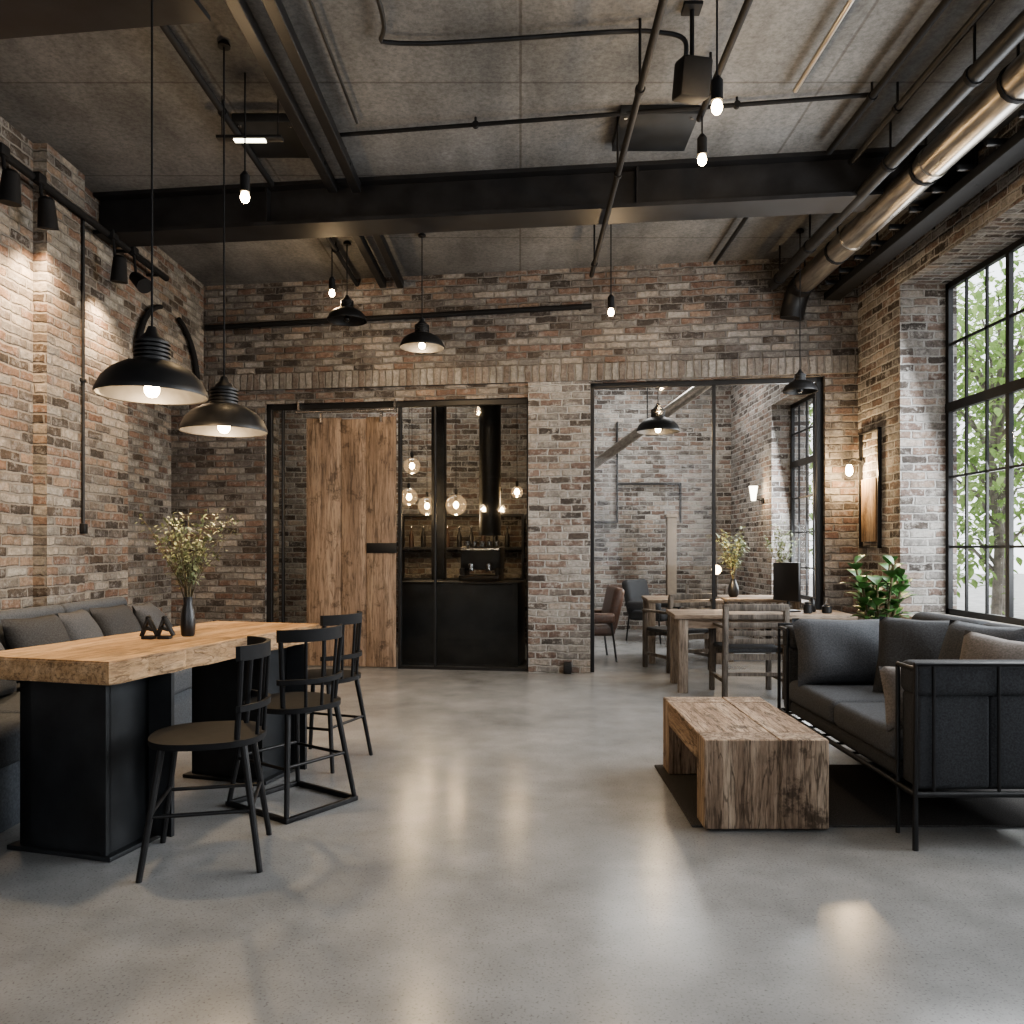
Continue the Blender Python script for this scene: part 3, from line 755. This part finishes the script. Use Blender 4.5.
wc=wchair((2.02,7.10,0),.0,'weathered wooden slat armchair tucked at desk')
copy_thing(wc,(1.70,8.62,0),.4,'weathered wooden slat armchair beyond glass screen')
copy_thing(wc,(2.45,10.5,0),2.9,'weathered wooden slat armchair in adjoining room')
# monitor & desk items
mo=thing('monitor','small black flat monitor standing on desk','monitor',(2.50,7.5,.705),-1.15)
part(MB().cb((0,0,.28),(.34,.03,.36),.008),'screen',M['ceramic'],mo)
part(MB().cyl((0,.02,.01),(0,.02,.2),.015).cb((0,.02,.008),(.18,.14,.014),.004),'stand',M['black'],mo)
for i,(dx,dy,h,r_) in enumerate(((.42,-.1,.1,.04),(.52,.06,.13,.03),(.60,-.08,.08,.045))):
    o=thing('desk_jar','small black lidded jar on the desk','jar',(2.2+dx,7.38+dy,.705),group='desk jars')
    part(MB().lathe([(r_*.8,0),(r_,.01),(r_,h*.8),(r_*.7,h*.9)],seg=20),'jar_body',M['ceramic'],o)
    part(MB().lathe([(r_*.75,h*.9),(r_*.75,h),(.01,h+.012)],seg=20),'lid',M['steel'],o)
# ---------------------------------------------------------------- adjoining room
t2=thing('desk','old pine side table beyond the glass screen','table',(1.88,9.35,0),-.06)
part(MB().box(-.42,.42,-.4,.4,.68,.72,.006),'tabletop',M['deskw'],t2)
for sx in (-1,1):
    for sy in (-1,1): part(MB().cb((sx*.37,sy*.35,.34),(.07,.07,.68),.006),'leg',M['deskz'],t2)
t3=copy_thing(t2,(2.80,9.5,0),-.06,'old pine side table beside the far window')
def vaseplant(loc,label,h=.6,sp_=.35,n=10,L=.05):
    v=thing('vase',label,'vase',loc,group='vases with greenery')
    part(MB().lathe([(.04,0),(.06,.03),(.065,.1),(.04,.17),(.03,.2),(.035,.22),(.025,.21),(.0,.18)],seg=24),'vase_body',M['ceramic'],v)
    branches(v,(0,0,.18),h,sp_,n,L,ln=30)
vaseplant((2.52,9.45,.72),'dark vase with leafy green branches on table',.66,.30,14,.06)
vaseplant((3.06,9.4,.72),'dark vase with wispy branches by far window',.72,.2,12,.055)
tl=thing('table_lamp','small glowing table lamp on side table','lamp',(2.26,9.2,.72))
part(MB().lathe([(.05,0),(.05,.012),(.01,.02),(.01,.28)],seg=20),'base',M['black'],tl)
part(MB().sph((0,0,.33),.055),'lamp_shade',M['bulbdim'],tl); light(tl,(0,-.09,.4),18)
# lounge chairs
def lounge(loc,rz,mat,label):
    r=thing('lounge_chair',label,'chair',loc,rz,'lounge chairs')
    part(MB().cb((0,0,.36),(.56,.56,.14),.05,seg=4),'seat',M[mat],r)
    part(MB().cb((0,.28,.60),(.56,.13,.5),.05,rot=(-.22,0,0),seg=4),'backrest',M[mat],r)
    for sx in (-1,1):
        part(MB().cb((sx*.30,.0,.50),(.08,.52,.12),.035,seg=3),'armrest',M[mat],r)
        part(MB().tube([(sx*.3,-.26,0),(sx*.3,-.22,.46)],.012,8),'leg',M['black'],r)
        part(MB().tube([(sx*.3,.28,0),(sx*.3,.22,.46)],.012,8),'leg',M['black'],r)
lounge((1.90,11.3,0),.9,'fabric','charcoal lounge chair by pale brick wall')
lounge((.80,9.4,0),-1.5,'leather','brown leather lounge chair beside brick pier')
solo(MB().box(-.07,.07,-.07,.07,0,1.75,.01).box(-.09,.09,-.09,.09,1.75,1.8,.01).box(-.1,.1,-.1,.1,0,.08,.01),'pedestal_column',M['plaster'],'slim beige plaster pedestal column','column',(2.25,11.9,0))
fr=thing('wall_frame','thin black steel rectangular frame on pale brick','frame',(1.55,12.66,0))
part(MB().box(-.02,.0,-.03,.04,1.7,3.3).box(-1.1,0.,-.03,.04,1.7,1.72).box(-.0,1.0,-.03,.04,2.3,2.33).box(.98,1.0,-.03,.04,1.7,2.33),'bar',M['black'],fr)
rail('ventilation_duct','galvanised duct crossing adjoining room',[(1.15,12.6,2.6),(2.35,9.4,3.35)],.07,'silver','duct',hang=[(1.75,11.0,2.975)])
ws=thing('wall_sconce','small lit white wall sconce on brick','lamp',(3.35,11.0,1.95))
part(MB().cyl((-.02,0,0),(0,0,0),.04).tube([(0,0,0),(-.1,0,.02),(-.12,0,.06)],.008,8,4),'arm',M['black'],ws)
part(MB().lathe([(.03,-.1),(.06,.1)],(-.14,0,.1),20),'lamp_shade',M['led'],ws); light(ws,(-.22,-.1,.1),10)

# ---------------------------------------------------------------- coffee bar
v0=.32
cb=thing('bar_counter','matte black sheet-steel coffee bar counter','counter',LB(0,0),-TH)
u0,u1=ub(399,v0),ub(518,v0)
part(MB().box(u0,u1,v0,v0+.6,0,.90,.006).box(u0-.0,u1,v0-.004,v0,.0,.02),'counter_body',M['panelmetal'],cb)
part(MB().box(u0-.01,u1+.01,v0-.015,v0+.62,.90,.925,.004),'countertop',M['black'],cb)
em=thing('espresso_machine','black and chrome espresso machine with cups on top','coffee machine',LB(ub(482,v0+.3),v0+.3,.925),-TH)
part(MB().cb((0,.05,.26),(.46,.3,.26),.02).cb((0,.0,.04),(.46,.4,.06),.01).cb((-.2,.0,.1),(.05,.3,.1),.005).cb((.2,0,.1),(.05,.3,.1),.005),'machine_body',M['black'],em)
part(MB().cb((0,-.105,.36),(.44,.01,.02)),'trim_strip',M['chrome'],em)
for k in (-.1,.1):
    part(MB().cyl((k,-.12,.12),(k,-.12,.2),.035),'group_head',M['chrome'],em); part(MB().cyl((k,-.12,.13),(k,-.26,.12),.012),'portafilter',M['black'],em)
for i in range(5):
    solo(MB().lathe([(.025,0),(.03,.005),(.038,.06),(.034,.06),(.026,.012),(.0,.01)],seg=18),'cup',M['chrome'],'small steel cup on espresso machine','cup',LB(ub(482,v0+.3)-.17+.085*i,v0+.3,.925+.39),group='cups on espresso machine')
fl=thing('flue_pipe','tall black vertical flue pipe above bar','pipe',LB(ub(490,.75),.75,0))
part(MB().cyl((0,0,1.45),(0,0,CEIL),.125,seg=28),'pipe_run',M['black'],fl)
for z in (1.46,2.115,3.015): part(MB().cyl((0,0,z-.015),(0,0,z+.015),.132,seg=28),'pipe_collar',M['steel'],fl)
fl2=thing('steel_post','grey square steel post behind bar','post',LB(ub(439,1.1),1.1,0),-TH)
part(MB().box(-.08,.08,-.06,.06,.02,CEIL,.004),'post_body',M['steel'],fl2); part(MB().box(-.13,.13,-.1,.1,0,.02,.003),'base_plate',M['black'],fl2)
bs=thing('back_shelf','dark wall shelf unit behind coffee bar','shelf',(-.6,10.72,0))
for z in (.88,1.295,1.735): part(MB().box(-.97,.62,-.15,.17,z-.015,z+.015),'shelf_board',M['steel'],bs)
for x in (-.985,.635): part(MB().box(x-.015,x+.015,-.15,.17,0,1.75),'side_panel',M['steel'],bs)
for i in range(9):
    x=-1.45+i*.16; o=thing('bottle','dark glass bottle on bar shelf','bottle',(x,10.68,1.312),group='bottles on bar shelf')
    part(MB().lathe([(.03,0),(.033,.01),(.033,.14),(.012,.2),(.012,.26)],seg=16),'bottle_body',M['ceramic'] if i%3 else M['leather'],o)
    part(MB().lathe([(.014,.26),(.014,.285)],seg=12),'cap',M['chrome'],o)
for (px,py,dv,r_) in ((412,466,1.0,.10),(409,497,.7,.10),(427,506,1.3,.115),(456,505,.9,.125),(517,492,1.0,.07)):
    p=LB(ub(px,dv),dv,zb(px,py,dv))
    g=thing('globe_pendant','hanging glass globe with glow put into the glass, warm filament bulb','lamp',p,group='glass globe pendants')
    part(MB().sph((0,0,0),r_,seg=24),'globe',M['globe'],g)
    part(MB().lathe([(.002,-.045),(.03,-.02),(.032,.01),(.014,.04)],seg=14),'light_bulb',M['bulb'],g)
    part(MB().cyl((0,0,.04),(0,0,r_+.06),.018),'socket',M['black'],g)
    part(MB().cyl((0,0,r_+.05),(0,0,CEIL-p.z),.004,seg=6),'cord',M['black'],g)
    light(g,(0,0,-r_-.04),6)
ob=thing('floor_outlet','small black outlet box on brick pier','outlet',LB(ub(568),-.06,.0),-TH)
part(MB().box(-.04,.04,-.03,.03,.0,.12,.006),'outlet_body',M['black'],ob); part(MB().box(-.022,.022,-.034,-.028,.05,.09),'outlet_face',M['steel'],ob)

# ---------------------------------------------------------------- outdoors
struct(MB().box(3.9,40,-30,50,-.4,-.3),'ground',M['ground'],'paved ground outside the windows','ground')
def tree(loc,h,label,nc=15):
    r=thing('tree',label,'tree',loc,group='trees outside')
    st=MB().tube([(0,0,0),(.1,.05,h*.3),(.0,.1,h*.55),(.1,0,h*.85)],[.08,.07,.05,.03],10)
    lf=MB(); cl=[]
    for i in range(nc):
        a=random.uniform(0,6.28); z=h*random.uniform(.28,1.); rr_=random.uniform(.2,1)*h*.25
        c_=Vector((math.cos(a)*rr_,math.sin(a)*rr_,z)); cl.append(c_)
        st.tube([(.05,.05,z*.75),c_*.6+Vector((0,0,z*.38)),c_],[.03,.018,.008],6)
    for c_ in cl:
        for k in range(130):
            p=c_+Vector((max(-.8,min(.8,random.gauss(0,.38))),max(-.8,min(.8,random.gauss(0,.38))),random.gauss(0,.36)))
            lf.leaf(p,Vector((random.uniform(-1,1),random.uniform(-1,1),random.uniform(-.8,.5))),.17,.1,droop=.2)
    part(st,'trunk',M['bark'],r,split=False); part(lf,'leaves',M['tree'],r,ang=180)
tree((7.3,12.3,-.3),5.4,'leafy green tree outside the window',22)
tree((10.6,17.6,-.3),7.5,'tall leafy green tree outside the window',24)
tree((5.6,17.4,-.3),5.5,'leafy green tree beyond far window')

# ---------------------------------------------------------------- world, window light & added fill lamps
w=bpy.data.worlds.new('World'); S.world=w; w.use_nodes=True
bg=w.node_tree.nodes['Background']; bg.inputs[0].default_value=(.93,.96,1,1); bg.inputs[1].default_value=2.6
def area(loc,rot,sx,sy,p,col):  # lamps added for brightness: inside the windows and in the back rooms
    l=bpy.data.lights.new('added_area_light','AREA'); l.shape='RECTANGLE'; l.size=sx; l.size_y=sy; l.energy=p; l.color=col
    o=bpy.data.objects.new('added_area_light',l); o.location=loc; o.rotation_euler=rot; link(o)
area((3.7,4.8,2.2),(0,math.radians(72),0),2.6,4.2,230,(.95,.98,1))
area((3.55,9.8,2.0),(0,math.radians(80),0),2.2,1.5,120,(.95,.98,1))
area((2.0,11.2,4.1),(0,0,0),1.6,1.6,60,(1,.97,.93))  # unseen fill lamp added under the adjoining room's ceiling
area((-1.5,9.9,4.1),(0,0,0),1.6,.8,30,(1,.93,.84))  # unseen fill lamp added above the coffee bar

cam=bpy.data.cameras.new('camera'); co=bpy.data.objects.new('camera',cam); link(co)
co.location=(0,0,1.3); co.rotation_euler=(math.pi/2,0,0)
cam.sensor_width=36; cam.lens=800/1024*36; cam.shift_x=-8/1024; cam.shift_y=36/1024; cam.clip_start=.05
S.camera=co
S.view_settings.view_transform='AgX'
S.view_settings.look='AgX - Medium High Contrast'
S.view_settings.exposure=.28
